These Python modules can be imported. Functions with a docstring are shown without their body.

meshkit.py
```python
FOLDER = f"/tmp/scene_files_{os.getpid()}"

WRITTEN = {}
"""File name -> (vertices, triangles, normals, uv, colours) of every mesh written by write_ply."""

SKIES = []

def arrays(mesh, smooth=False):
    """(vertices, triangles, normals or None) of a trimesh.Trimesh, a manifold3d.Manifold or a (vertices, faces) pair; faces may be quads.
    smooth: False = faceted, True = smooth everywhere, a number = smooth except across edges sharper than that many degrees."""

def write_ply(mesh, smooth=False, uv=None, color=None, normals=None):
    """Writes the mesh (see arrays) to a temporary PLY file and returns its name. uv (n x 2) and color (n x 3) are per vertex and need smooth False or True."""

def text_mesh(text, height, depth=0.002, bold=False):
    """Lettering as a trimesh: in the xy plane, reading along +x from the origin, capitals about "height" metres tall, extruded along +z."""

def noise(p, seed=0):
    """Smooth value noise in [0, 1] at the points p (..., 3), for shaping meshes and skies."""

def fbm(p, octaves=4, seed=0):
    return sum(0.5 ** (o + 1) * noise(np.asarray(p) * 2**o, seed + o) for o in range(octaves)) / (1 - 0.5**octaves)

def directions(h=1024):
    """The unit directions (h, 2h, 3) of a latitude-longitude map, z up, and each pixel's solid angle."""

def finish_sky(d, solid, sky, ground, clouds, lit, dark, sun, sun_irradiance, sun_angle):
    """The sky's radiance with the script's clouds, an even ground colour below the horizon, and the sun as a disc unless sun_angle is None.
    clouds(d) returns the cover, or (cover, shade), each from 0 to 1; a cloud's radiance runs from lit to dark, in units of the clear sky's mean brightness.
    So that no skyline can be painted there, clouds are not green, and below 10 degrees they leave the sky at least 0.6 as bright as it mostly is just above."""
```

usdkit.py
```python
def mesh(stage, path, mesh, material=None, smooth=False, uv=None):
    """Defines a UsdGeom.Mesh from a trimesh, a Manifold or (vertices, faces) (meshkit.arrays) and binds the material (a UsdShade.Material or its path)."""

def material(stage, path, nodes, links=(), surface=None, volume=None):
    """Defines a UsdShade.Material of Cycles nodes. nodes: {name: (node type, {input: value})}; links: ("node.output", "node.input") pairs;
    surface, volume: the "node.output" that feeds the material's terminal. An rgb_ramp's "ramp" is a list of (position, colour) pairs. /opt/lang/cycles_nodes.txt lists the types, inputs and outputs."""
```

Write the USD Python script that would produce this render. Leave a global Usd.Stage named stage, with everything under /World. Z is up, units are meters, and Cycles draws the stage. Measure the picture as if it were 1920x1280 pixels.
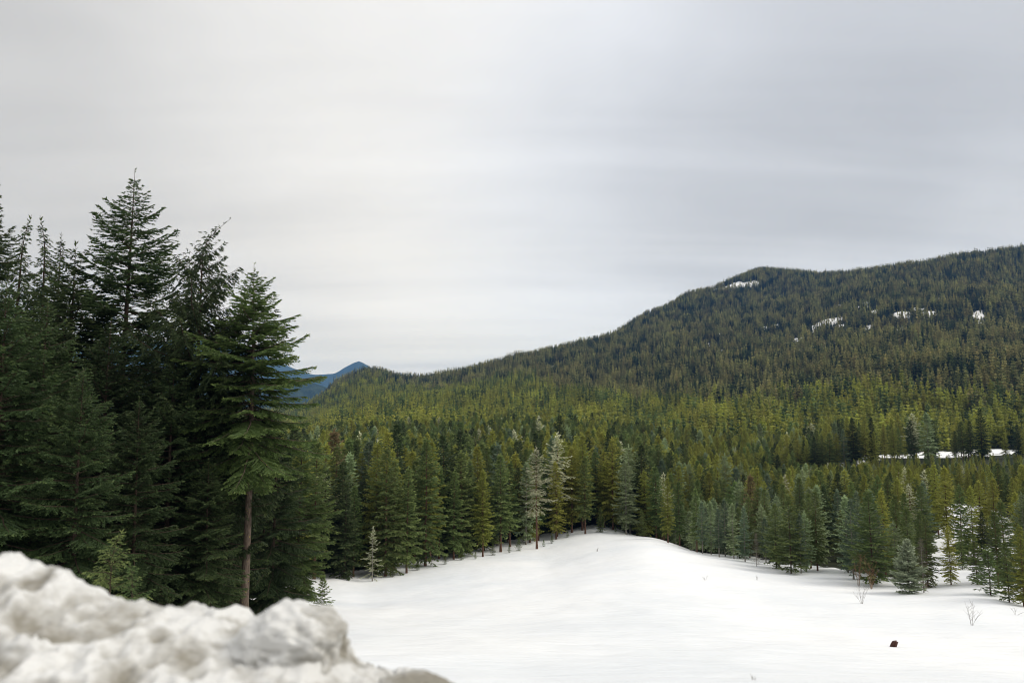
import math, random
import numpy as np, trimesh, usdkit, meshkit
from scipy.interpolate import PchipInterpolator
from scipy.ndimage import map_coordinates
from shapely import Polygon, contains_xy
import shapely
from pxr import Usd, UsdGeom, UsdLux, UsdShade, Sdf, Gf, Vt

stage = Usd.Stage.CreateInMemory()
UsdGeom.SetStageUpAxis(stage, 'Z'); UsdGeom.SetStageMetersPerUnit(stage, 1.0)
UsdGeom.Xform.Define(stage, '/World'); UsdGeom.Scope.Define(stage, '/World/Looks')
T = Sdf.ValueTypeNames
RNG = np.random.default_rng(11)

# ---------------------------------------------------------------- camera, sky, sun, exposure
PITCH = math.radians(5.36)
F = 1280.0                                     # focal length in pixels of the 1920 wide photograph
cam = UsdGeom.Camera.Define(stage, '/World/camera')
cam.CreateHorizontalApertureAttr(36.0); cam.CreateVerticalApertureAttr(24.0)
cam.CreateFocalLengthAttr(24.0); cam.CreateClippingRangeAttr(Gf.Vec2f(0.1, 60000))
cam.CreateFStopAttr(0.75); cam.CreateFocusDistanceAttr(75.0)
cam.CreateExposureAttr(0.57)
cam.AddRotateXOp().Set(90 + math.degrees(PITCH))

SUN_AZ, SUN_EL = math.radians(98), math.radians(42)
sun_dir = np.array([math.sin(SUN_AZ)*math.cos(SUN_EL), math.cos(SUN_AZ)*math.cos(SUN_EL), math.sin(SUN_EL)])
sun = UsdLux.DistantLight.Define(stage, '/World/sun')
sun.CreateIntensityAttr(0.40); sun.CreateAngleAttr(30.0); sun.CreateColorAttr(Gf.Vec3f(1.0, 0.97, 0.92))
sun.GetPrim().CreateAttribute('inputs:normalize', T.Bool).Set(True)
sun.AddRotateXYZOp().Set(Gf.Vec3f(math.degrees(math.pi/2 - SUN_EL), 0, math.degrees(math.pi - SUN_AZ)))

def direction(px, py):
    u, v = (px-960)/F, (640-py)/F
    d = np.array([u, math.cos(PITCH) - v*math.sin(PITCH), math.sin(PITCH) + v*math.cos(PITCH)])
    return d / np.linalg.norm(d)
SKY_K = 8.9
sky_mat = usdkit.material(stage, '/World/Looks/sky', {
    'tc': ('texture_coordinate', {}),
    'sky': ('sky_texture', {'sky_type': 'single_scattering', 'sun_disc': False, 'sun_elevation': SUN_EL, 'sun_rotation': SUN_AZ}),
    'xyz': ('separate_xyz', {}),
    'zc': ('math', {'math_type': 'maximum', 'value2': 0.0}),
    'zo': ('math', {'math_type': 'add', 'value2': 0.16}),
    'dx': ('math', {'math_type': 'divide'}), 'dy': ('math', {'math_type': 'divide'}),
    'plane': ('combine_xyz', {'z': 0.0}),
    'mp': ('mapping', {'scale': (0.55, 0.95, 1.0), 'location': (3.1, 1.7, 0.0), 'rotation': (0, 0, 0.25)}),
    'n1': ('noise_texture', {'scale': 1.0, 'detail': 5.0, 'roughness': 0.5, 'distortion': 0.35}),
    'n2': ('noise_texture', {'scale': 0.42, 'detail': 2.0, 'roughness': 0.5}),
    'mp3': ('mapping', {'scale': (0.22, 1.9, 1.0), 'location': (0.4, 2.2, 0.0), 'rotation': (0, 0, -0.12)}), 'n3': ('noise_texture', {'scale': 1.0, 'detail': 5.0, 'roughness': 0.55, 'distortion': 0.6}), 'a0': ('math', {'math_type': 'multiply_add', 'value2': 0.38, 'value3': -0.19}), 'a8': ('math', {'math_type': 'add'}),
    'sd': ('vector_math', {'math_type': 'dot_product', 'vector2': tuple(direction(720, 130))}),
    'glow': ('map_range', {'range_type': 'smoothstep', 'from_min': 0.72, 'from_max': 1.0, 'to_min': 0.0, 'to_max': 0.10, 'clamp': True}),
    'wn': ('noise_texture', {'scale': 2.4, 'detail': 4.0, 'roughness': 0.55}), 'wo': ('vector_math', {'math_type': 'subtract', 'vector2': (0.5, 0.5, 0.5)}), 'ws': ('vector_math', {'math_type': 'multiply', 'vector2': (0.22, 0.22, 0.30)}), 'wd': ('vector_math', {'math_type': 'add'}),
    'b1o': ('vector_math', {'math_type': 'subtract', 'vector2': tuple(direction(1520, 340))}), 'b1s': ('vector_math', {'math_type': 'multiply', 'vector2': (1.0, 1.0, 1.75)}), 'b1l': ('vector_math', {'math_type': 'length'}),
    'b1': ('map_range', {'range_type': 'smoothstep', 'from_min': 0.10, 'from_max': 0.56, 'to_min': 0.27, 'to_max': 0.0, 'clamp': True}),
    'b2o': ('vector_math', {'math_type': 'subtract', 'vector2': tuple(direction(1830, 20))}), 'b2l': ('vector_math', {'math_type': 'length'}),
    'b2': ('map_range', {'range_type': 'smoothstep', 'from_min': 0.12, 'from_max': 0.52, 'to_min': 0.25, 'to_max': 0.0, 'clamp': True}), 'bank': ('math', {'math_type': 'smoothmax', 'value3': 0.12}),
    'lo': ('vector_math', {'math_type': 'subtract', 'vector2': tuple(direction(-80, 340))}), 'll': ('vector_math', {'math_type': 'length'}),
    'lbank': ('map_range', {'range_type': 'smoothstep', 'from_min': 0.05, 'from_max': 0.56, 'to_min': 0.31, 'to_max': 0.0, 'clamp': True}),
    'zen': ('map_range', {'range_type': 'smoothstep', 'from_min': 0.35, 'from_max': 0.95, 'to_min': 0.0, 'to_max': 0.05, 'clamp': True}),
    'a1': ('math', {'math_type': 'multiply_add', 'value2': 0.36, 'value3': 0.595}),
    'a2': ('math', {'math_type': 'multiply_add', 'value2': 0.26}),
    'a3': ('math', {'math_type': 'add'}), 'a4': ('math', {'math_type': 'subtract'}), 'a5': ('math', {'math_type': 'subtract'}), 'a6': ('math', {'math_type': 'add'}),
    'hz': ('map_range', {'range_type': 'smoothstep', 'from_min': 0.0, 'from_max': 0.24, 'to_min': 0.20, 'to_max': 0.0, 'clamp': True}), 'hf': ('map_range', {'from_min': 0.0, 'from_max': 0.22, 'clamp': True}), 'hcol': ('rgb_ramp', {'ramp': [(0.0, (0.92, 0.99, 1.20)), (0.35, (0.97, 1.0, 1.07)), (1.0, (1.0, 1.0, 1.0))]}), 'tm': ('vector_math', {'math_type': 'multiply'}), 'a7': ('math', {'math_type': 'subtract'}),
    'bd2': ('vector_math', {'math_type': 'dot_product', 'vector2': tuple(direction(1480, 420))}), 'bf': ('map_range', {'range_type': 'smoothstep', 'from_min': 0.80, 'from_max': 0.985, 'clamp': True}),
    'tint': ('rgb_ramp', {'ramp': [(0.0, (1.0, 1.0, 1.0)), (0.35, (0.985, 0.995, 1.015)), (1.0, (0.935, 0.98, 1.07))]}),
    'lum': ('math', {'math_type': 'multiply', 'value2': SKY_K}),
    'cc': ('vector_math', {'math_type': 'scale'}),
    'mix': ('mix_color', {'fac': 0.97, 'use_clamp': False}),
    'bg': ('background_shader', {'strength': 0.075}),
}, [('tc.generated', 'xyz.vector'), ('xyz.z', 'zc.value1'), ('zc.value', 'zo.value1'), ('xyz.x', 'dx.value1'), ('zo.value', 'dx.value2'), ('xyz.y', 'dy.value1'), ('zo.value', 'dy.value2'),
    ('dx.value', 'plane.x'), ('dy.value', 'plane.y'), ('plane.vector', 'mp.vector'), ('mp.vector', 'n1.vector'), ('mp.vector', 'n2.vector'),
    ('tc.generated', 'sd.vector1'), ('sd.value', 'glow.value'), ('tc.generated', 'wn.vector'), ('wn.color', 'wo.vector1'), ('wo.vector', 'ws.vector1'), ('tc.generated', 'wd.vector1'), ('ws.vector', 'wd.vector2'), ('wd.vector', 'b1o.vector1'), ('b1o.vector', 'b1s.vector1'), ('b1s.vector', 'b1l.vector1'), ('b1l.value', 'b1.value'), ('wd.vector', 'b2o.vector1'), ('b2o.vector', 'b2l.vector1'), ('b2l.value', 'b2.value'), ('b1.result', 'bank.value1'), ('b2.result', 'bank.value2'), ('wd.vector', 'lo.vector1'), ('lo.vector', 'll.vector1'), ('ll.value', 'lbank.value'),
    ('xyz.z', 'zen.value'),
    ('n1.fac', 'a1.value1'), ('plane.vector', 'mp3.vector'), ('mp3.vector', 'n3.vector'), ('n3.fac', 'a0.value1'), ('n2.fac', 'a2.value1'), ('a1.value', 'a2.value3'), ('a2.value', 'a3.value1'), ('glow.result', 'a3.value2'),
    ('a3.value', 'a4.value1'), ('bank.value', 'a4.value2'), ('a4.value', 'a5.value1'), ('lbank.result', 'a5.value2'), ('a5.value', 'a6.value1'), ('zen.result', 'a6.value2'),
    ('xyz.z', 'hz.value'), ('a6.value', 'a8.value1'), ('a0.value', 'a8.value2'), ('a8.value', 'a7.value1'), ('hz.result', 'a7.value2'), ('tc.generated', 'bd2.vector1'), ('bd2.value', 'bf.value'), ('bf.result', 'tint.fac'), ('a7.value', 'lum.value1'), ('xyz.z', 'hf.value'), ('hf.result', 'hcol.fac'), ('tint.color', 'tm.vector1'), ('hcol.color', 'tm.vector2'), ('tm.vector', 'cc.vector1'), ('lum.value', 'cc.scale'),
    ('sky.color', 'mix.a'), ('cc.vector', 'mix.b'), ('mix.result', 'bg.color')], surface='bg.background')
dome = UsdLux.DomeLight.Define(stage, '/World/sky')
UsdShade.MaterialBindingAPI.Apply(dome.GetPrim()).Bind(sky_mat)
dome.GetPrim().SetCustomDataByKey('kind', 'structure')

# ---------------------------------------------------------------- helpers
used = {}
def numbered(name, parent='/World'):
    k = (parent, name); used[k] = used.get(k, -1) + 1
    return f'{parent}/{name}' + (f'_{used[k]:03d}' if used[k] else '')
def tag(p, label=None, cat=None, group=None, kind=None):
    p = p.GetPrim() if hasattr(p, 'GetPrim') else p
    for k, v in (('label', label), ('category', cat), ('group', group), ('kind', kind)):
        if v: p.SetCustomDataByKey(k, v)
    return p
def put(path, mesh, mat, smooth=False, **primvars):
    m = usdkit.mesh(stage, path, mesh, mat, smooth=smooth)
    for k, v in primvars.items():
        UsdGeom.PrimvarsAPI(m).CreatePrimvar(k, T.FloatArray, 'vertex').Set(Vt.FloatArray.FromNumpy(np.asarray(v, np.float32)))
    return m
def ray(px, py, Y):
    d = direction(px, py); return d * (Y / d[1])
def smoothstep(a, b, x):
    t = np.clip((np.asarray(x, float)-a)/(b-a), 0, 1); return t*t*(3-2*t)

# ---------------------------------------------------------------- terrain heights
# one column per azimuth of the photograph: (depth, picture row of the surface or of the canopy, canopy height)
COLS = {
    -420: [(16, 1200, 0), (30, 1150, 0), (60, 1110, 0), (110, 1050, 0), (220, 850, 16), (500, 800, 18), (1200, 772, 18), (2000, 765, 18)],
    0:    [(16, 1215, 0), (30, 1165, 0), (60, 1115, 0), (110, 1050, 0), (220, 850, 16), (500, 800, 18), (1200, 772, 18), (2000, 765, 18)],
    300:  [(16, 1235, 0), (30, 1195, 0), (50, 1140, 0), (95, 1095, 0), (220, 850, 16), (500, 805, 18), (1200, 778, 18), (2000, 768, 18)],
    460:  [(16, 1262, 0), (30, 1204, 0), (43, 1160, 0), (95, 1098, 0), (220, 850, 16), (500, 806, 18), (1100, 782, 18), (1800, 770, 18)],
    560:  [(16, 1278, 0), (30, 1212, 0), (55, 1142, 0), (97, 1098, 0), (230, 850, 16), (500, 808, 18), (1000, 784, 18), (1500, 766, 18)],
    640:  [(16, 1281, 0), (30, 1216, 0), (55, 1146, 0), (99, 1097, 0), (220, 850, 16), (450, 800, 18), (900, 762, 18), (1400, 735, 18), (1800, 716, 18)],
    700:  [(16, 1282, 0), (30, 1218, 0), (55, 1150, 0), (104, 1092, 0), (210, 850, 16), (420, 796, 18), (850, 752, 18), (1350, 718, 18), (1800, 697, 18)],
    770:  [(16, 1283, 0), (30, 1220, 0), (58, 1146, 0), (112, 1075, 0), (210, 848, 16), (420, 792, 18), (850, 748, 18), (1350, 722, 18), (1700, 708, 18)],
    850:  [(16, 1284, 0), (32, 1214, 0), (62, 1136, 0), (122, 1055, 0), (220, 846, 16), (430, 790, 18), (850, 744, 18), (1300, 712, 18), (1650, 696, 18)],
    1010: [(16, 1286, 0), (34, 1208, 0), (70, 1114, 0), (138, 1030, 0), (240, 838, 16), (450, 785, 18), (850, 735, 18), (1300, 690, 18), (1700, 657, 18)],
    1120: [(16, 1287, 0), (34, 1210, 0), (72, 1100, 0), (152, 999, 0), (250, 836, 16), (450, 785, 18), (850, 732, 18), (1300, 675, 18), (1800, 631, 18)],
    1210: [(16, 1288, 0), (34, 1211, 0), (72, 1098, 0), (140, 1008, 0), (185, 1000, 0), (300, 834, 16), (480, 785, 18), (850, 728, 18), (1300, 655, 18), (1650, 615, 18), (2000, 587, 18)],
    1320: [(16, 1289, 0), (34, 1214, 0), (70, 1110, 0), (121, 1039, 0), (170, 1020, 0), (280, 845, 16), (450, 785, 18), (850, 720, 18), (1300, 635, 18), (1800, 575, 18), (2200, 546, 16)],
    1440: [(16, 1291, 0), (34, 1220, 0), (66, 1130, 0), (104, 1068, 0), (150, 1020, 0), (230, 905, 9), (310, 848, 14), (480, 778, 18), (800, 712, 18), (1200, 640, 18), (1800, 560, 18), (2500, 508, 15)],
    1560: [(16, 1294, 0), (34, 1226, 0), (64, 1140, 0), (92, 1087, 0), (140, 1010, 0), (230, 900, 0), (300, 858, 4), (450, 778, 18), (760, 690, 18), (1100, 630, 18), (1700, 550, 18), (2150, 512, 16)],
    1700: [(16, 1297, 0), (34, 1233, 0), (58, 1158, 0), (78, 1112, 0), (120, 1035, 0), (210, 915, 0), (290, 862, 0), (340, 846, 2), (450, 775, 18), (720, 672, 18), (1050, 612, 18), (1550, 535, 18), (1950, 492, 18)],
    1830: [(16, 1300, 0), (34, 1240, 0), (54, 1172, 0), (76, 1110, 0), (120, 1030, 0), (200, 925, 0), (280, 866, 0), (330, 850, 1), (440, 772, 18), (680, 672, 18), (1000, 608, 18), (1500, 524, 18), (1900, 473, 18)],
    1920: [(16, 1302, 0), (34, 1246, 0), (52, 1182, 0), (69, 1136, 0), (120, 1030, 0), (200, 930, 0), (280, 866, 0), (330, 850, 1), (430, 772, 18), (660, 672, 18), (1000, 604, 18), (1500, 516, 18), (1850, 464, 18)],
    2350: [(16, 1310, 0), (34, 1262, 0), (52, 1200, 0), (69, 1150, 0), (120, 1040, 0), (200, 930, 0), (280, 866, 0), (330, 850, 1), (430, 772, 18), (660, 672, 18), (1000, 600, 18), (1500, 505, 18), (1850, 450, 18)],
}
ROAD_Z = -2.35
LR = np.linspace(math.log(1.0), math.log(14000.0), 700)          # table over log radius
cols_phi, cols_prof, RIDGE = [], [], []
for px in sorted(COLS):
    phi = math.atan((px-960)/F)
    rr, zz = [1.0, 5.2], [ROAD_Z-0.03, ROAD_Z-0.03]
    for Y, py, h in COLS[px]:
        p = ray(px, py, Y); rr.append(math.hypot(p[0], p[1])); zz.append(p[2]-h)
        phi_last = phi
    R, zt = rr[-1], zz[-1]
    rr += [R*1.10, R*1.5, R*2.2, 14000.0]; zz += [zt-3-0.02*abs(zt), zt*0.55-40, -140, -220]
    cols_phi.append(phi); RIDGE.append(R)
    cols_prof.append(PchipInterpolator(np.log(rr), zz)(LR))
back = PchipInterpolator(np.log([1.0, 6, 12, 60, 300, 2000, 14000]), [ROAD_Z-0.03, ROAD_Z-0.03, -1.6, 6, 30, 120, 100])(LR)
d2 = math.radians
cols_phi = [d2(-180), d2(-100)] + cols_phi + [d2(100), d2(180)]
cols_prof = [back, back] + cols_prof + [back, back]
RIDGE_F = PchipInterpolator(cols_phi, [RIDGE[0]]*2 + RIDGE + [RIDGE[-1]]*2)
PH = np.linspace(-math.pi, math.pi, 1441)
TAB = PchipInterpolator(cols_phi, np.array(cols_prof), axis=0)(PH)
def wob(x, y):
    r = np.hypot(x, y); p = np.stack([x, y, 0*x], -1)
    a = smoothstep(8, 25, r)
    n = (meshkit.fbm(p/7.0, 3, 3)-0.5)*0.45*a + (meshkit.fbm(p/1.7, 2, 5)-0.5)*0.07*a
    n = n + (meshkit.fbm(p/90.0, 4, 9)-0.5)*16*smoothstep(250, 900, r)
    n = n + (np.abs(meshkit.fbm(p/420.0, 3, 21)-0.5)-0.12)*60*smoothstep(700, 1500, r)
    return n
def zg(x, y):
    x, y = np.asarray(x, float), np.asarray(y, float)
    if x.ndim == 0: return zg(x[None], y[None])[0]
    r = np.clip(np.hypot(x, y), 1.0, 13990.0); ph = np.arctan2(x, y)
    ci = (ph + math.pi)/(2*math.pi)*1440; cj = np.log(r)/LR[-1]*699
    return map_coordinates(TAB, [ci, cj], order=1, mode='nearest') + wob(x, y)
def ground_at(px, py):
    d = direction(px, py); t = np.exp(np.linspace(math.log(12), math.log(3200), 3000)); h = math.hypot(d[0], d[1])
    z = zg(d[0]/h*t, d[1]/h*t); hit = np.nonzero(d[2]/h*t < z)[0]
    k = hit[0] if len(hit) else len(t)-1
    return np.array([d[0]/h*t[k], d[1]/h*t[k], z[k]])

# the clearing: forest edge as seen, (px, depth)
EDGE = [(470, 88), (560, 95), (620, 99), (700, 105), (770, 112), (850, 122), (910, 129), (1010, 139), (1050, 150), (1100, 152), (1140, 157), (1180, 152), (1210, 147), (1280, 130), (1350, 116), (1440, 104), (1500, 98), (1560, 92), (1620, 87), (1700, 80), (1770, 84), (1800, 82), (1850, 76), (1920, 69), (2200, 60)]
edge_y = lambda px: np.interp(px, [e[0] for e in EDGE], [e[1] for e in EDGE])
cl = [((px-960)/F*Y, Y) for px, Y in EDGE]
CLEARING = Polygon([(-8, 2), (-11, 14), (-14.5, 40), (-17, 47), (-20.5, 62), (-29, 84)] + cl + [(60, 30), (25, 2)])
STAND = Polygon([(-8, 10), (-9.5, 20), (-13, 38), (-15.5, 45), (-19, 62), (-27, 82), (-36, 90), (-80, 90), (-80, 10)])

# snow openings in the forest, as seen: (px, py, half width, half height in metres around the place)
OPEN = []
for px, py, a, b in [(1700, 856, 14, 9), (1760, 852, 14, 8), (1810, 850, 14, 9), (1860, 848, 14, 9), (1905, 850, 14, 9), (1600, 866, 8, 6), (1660, 856, 10, 7), (1420, 862, 6, 5), (1445, 862, 5, 4), (1515, 868, 4, 4), (1580, 873, 5, 6),
                     (1800, 985, 3.6, 8), (1812, 965, 4.0, 9), (1870, 975, 2.6, 6), (1875, 1045, 3.0, 5), (1790, 1070, 4.0, 7), (1900, 1010, 2.6, 5), (1310, 925, 1.5, 3), (1765, 1015, 1.2, 3),
                     (1545, 609, 13, 10), (1562, 601, 11, 8), (1535, 619, 8, 6), (1668, 628, 15, 9), (1690, 622, 10, 6), (1834, 592, 5, 8), (1836, 606, 6, 7), (1838, 618, 4, 6), (1490, 640, 7, 12), (1536, 648, 7, 10), (1325, 650, 6, 8), (1340, 656, 8, 5), (1384, 600, 7, 7), (1407, 593, 5, 6),
                     (1332, 549, 14, 12), (1345, 545, 12, 10), (1356, 543, 14, 12), (1369, 540, 10, 9), (1382, 537, 18, 16), (1408, 533, 16, 12), (1222, 668, 6, 8), (1030, 691, 5, 5), (1455, 611, 5, 6), (1600, 640, 6, 6), (1500, 655, 8, 5),
                     (1570, 578, 9, 5), (1600, 580, 9, 4), (1640, 585, 6, 9), (1690, 590, 9, 7), (1740, 588, 8, 8), (1720, 578, 6, 6), (1572, 612, 6, 4), (1528, 612, 5, 4), (1645, 632, 6, 4), (1678, 634, 5, 4), (1700, 628, 5, 3), (1840, 628, 4, 4), (1510, 632, 5, 4), (1558, 640, 4, 3), (1460, 600, 4, 3), (1650, 608, 4, 3), (1585, 598, 7, 4), (1620, 572, 5, 4), (1665, 580, 5, 4), (1750, 572, 5, 4), (1765, 560, 4, 4), (1430, 640, 4, 4), (1290, 660, 4, 4)] + [(float(a_), float(b_), float(c_), float(c_)*0.8) for a_, b_, c_ in zip(np.random.default_rng(3).uniform(1300, 1860, 34), np.random.default_rng(4).uniform(570, 662, 34), np.random.default_rng(5).uniform(2.5, 5.5, 34))]:
    p = ground_at(px, py); k = 1.35 if math.hypot(p[0], p[1]) > 600 else 1.0; OPEN.append((p[0], p[1], a*k, b*k))
def openness(x, y):
    """1 where the snow lies open, 0 under dense trees"""
    o = np.zeros(np.shape(x)); r = np.hypot(x, y); sx, sy = x/r, y/r
    for cx, cy, a, b in OPEN:
        dx, dy = x-cx, y-cy
        across, along = dx*sy-dy*sx, dx*sx+dy*sy
        o = np.maximum(o, 1.5 - np.sqrt((across/a)**2 + (along/(b*2.2))**2))
    n = meshkit.fbm(np.stack([x, y, 0*x], -1)/9.0, 3, 31)
    n2 = meshkit.fbm(np.stack([x, y, 0*x], -1)/3.5, 2, 33)
    return np.clip(o + (n-0.5)*1.3 + (n2-0.5)*0.5*(o > 0), 0, 1)*(o > 0.05)

# ---------------------------------------------------------------- setting materials
def simple(name, nodes, links, surface): return usdkit.material(stage, '/World/Looks/'+name, nodes, links, surface=surface)
def snow_mat(name, dirt):
    lo, hi = ((0.57, 0.57, 0.56), (0.76, 0.76, 0.755)) if dirt else ((0.72, 0.745, 0.775), (0.825, 0.83, 0.835))
    nodes = {'g': ('geometry', {}), 'm1': ('mapping', {'scale': (0.25, 0.7, 0.7), 'rotation': (0, 0, 0.25)}),
             'n1': ('noise_texture', {'scale': 1.0, 'detail': 6.0, 'roughness': 0.6}), 'n2': ('noise_texture', {'scale': 9.0, 'detail': 4.0}), 'n3': ('noise_texture', {'scale': 0.06, 'detail': 3.0}),
             'c': ('rgb_ramp', {'ramp': [(0.3, lo), (0.7, hi)]}),
             'b1': ('bump', {'strength': 0.9, 'distance': 0.3}), 'b2': ('bump', {'strength': 0.25, 'distance': 0.02}),
             'p': ('principled_bsdf', {'roughness': 0.75, 'specular_ior_level': 0.2, 'subsurface_weight': 0.0})}
    links = [('g.position', 'm1.vector'), ('m1.vector', 'n1.vector'), ('g.position', 'n2.vector'), ('g.position', 'n3.vector'), ('n1.fac', 'b1.height'), ('n2.fac', 'b2.height'), ('b1.normal', 'b2.normal'), ('b2.normal', 'p.normal'), ('n3.fac', 'c.fac')]
    if not dirt:
        links.append(('c.color', 'p.base_color'))
    else:
        nodes |= {'m2': ('mapping', {'scale': (1.3, 2.2, 3.0), 'rotation': (0, 0.3, 0.2)}), 'd1': ('noise_texture', {'scale': 1.15, 'detail': 6.0, 'roughness': 0.62, 'distortion': 0.4}), 'd2': ('noise_texture', {'scale': 6.5, 'detail': 5.0, 'roughness': 0.7}),
                  'att': ('attribute', {'attribute': 'dirt'}), 'add': ('math', {'math_type': 'add'}), 'add2': ('math', {'math_type': 'multiply_add', 'value2': 0.30}),
                  'r': ('rgb_ramp', {'ramp': [(0.56, (0, 0, 0)), (0.69, (0.50, 0.50, 0.50)), (0.86, (1, 1, 1))]}), 'mc': ('mix_color', {'b': (0.235, 0.22, 0.185)})}
        links += [('g.position', 'm2.vector'), ('m2.vector', 'd1.vector'), ('m2.vector', 'd2.vector'), ('d1.fac', 'add.value1'), ('att.fac', 'add.value2'), ('d2.fac', 'add2.value1'), ('add.value', 'add2.value3'), ('add2.value', 'r.fac'), ('r.color', 'mc.fac'), ('c.color', 'mc.a'), ('mc.result', 'p.base_color')]
    return simple(name, nodes, links, 'p.BSDF')
SNOW = snow_mat('snow', False); DIRTY = snow_mat('dirty_snow', True)
FLOOR = simple('forest_floor', {'g': ('geometry', {}), 'att': ('attribute', {'attribute': 'open'}), 'n': ('noise_texture', {'scale': 0.5, 'detail': 6.0, 'roughness': 0.65}),
    'a': ('math', {'math_type': 'add'}), 'r': ('rgb_ramp', {'ramp': [(0.78, (0, 0, 0)), (0.88, (1, 1, 1))]}), 'ln': ('noise_texture', {'scale': 0.11, 'detail': 5.0}),
    'lc': ('rgb_ramp', {'ramp': [(0.35, (0.018, 0.022, 0.012)), (0.7, (0.045, 0.05, 0.026))]}), 'm': ('mix_color', {'b': (0.88, 0.89, 0.91)}), 'p': ('principled_bsdf', {'roughness': 0.85, 'specular_ior_level': 0.1})},
    [('g.position', 'n.vector'), ('g.position', 'ln.vector'), ('n.fac', 'a.value1'), ('att.fac', 'a.value2'), ('a.value', 'r.fac'), ('r.color', 'm.fac'), ('ln.fac', 'lc.fac'), ('lc.color', 'm.a'), ('m.result', 'p.base_color')], 'p.BSDF')

# ---------------------------------------------------------------- ground as one polar grid, split into its named pieces
phis = np.concatenate([np.linspace(-math.pi, d2(-60), 50, endpoint=False), np.linspace(d2(-60), d2(60), 430, endpoint=False), np.linspace(d2(60), math.pi, 51)])
rads = np.concatenate([np.geomspace(1.2, 14, 24, endpoint=False), np.geomspace(14, 200, 250, endpoint=False), np.geomspace(200, 2900, 170, endpoint=False), np.geomspace(2900, 13500, 24)])
RR, PP = np.meshgrid(rads, phis); GX, GY = RR*np.sin(PP), RR*np.cos(PP)
GZ = zg(GX, GY); nP, nR = RR.shape
V = np.stack([GX, GY, GZ], -1).reshape(-1, 3)
i, j = np.meshgrid(np.arange(nP-1), np.arange(nR-1), indexing='ij')
a = (i*nR+j).ravel(); Q = np.stack([a, a+1, a+nR+1, a+nR], 1)
cx, cy = V[Q, 0].mean(1), V[Q, 1].mean(1); cr = np.hypot(cx, cy)
near_clear = contains_xy(CLEARING.buffer(9), cx, cy) | (cr < 9)
far = cr > 780
def piece(name, mask, mat, **kw):
    q = Q[mask]; ids, inv = np.unique(q, return_inverse=True); q = inv.reshape(-1, 4)
    v = V[ids]; pv = {}
    if kw.get('open'):
        inside = smoothstep(14, 3, shapely.distance(shapely.points(v[:, :2]), CLEARING)) if mask is not far else 0
        pv['open'] = np.maximum(openness(v[:, 0], v[:, 1]), inside)
    return tag(put('/World/'+name, (v, q), mat, True, **pv), kind='structure')
piece('snowfield', near_clear, SNOW)
piece('forest_floor', ~near_clear & ~far, FLOOR, open=True)
piece('mountain_slope', far, FLOOR, open=True)
road = trimesh.creation.box([60, 7.4, 0.04]); road.apply_translation([0, -1.1, ROAD_Z])
ROADM = simple('road', {'g': ('geometry', {}), 'n': ('noise_texture', {'scale': 1.2, 'detail': 6.0}), 'r': ('rgb_ramp', {'ramp': [(0.45, (0.05, 0.05, 0.05)), (0.62, (0.5, 0.5, 0.5))]}), 'p': ('principled_bsdf', {'roughness': 0.6})},
    [('g.position', 'n.vector'), ('n.fac', 'r.fac'), ('r.color', 'p.base_color')], 'p.BSDF')
tag(put('/World/road', road, ROADM), kind='structure')

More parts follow.
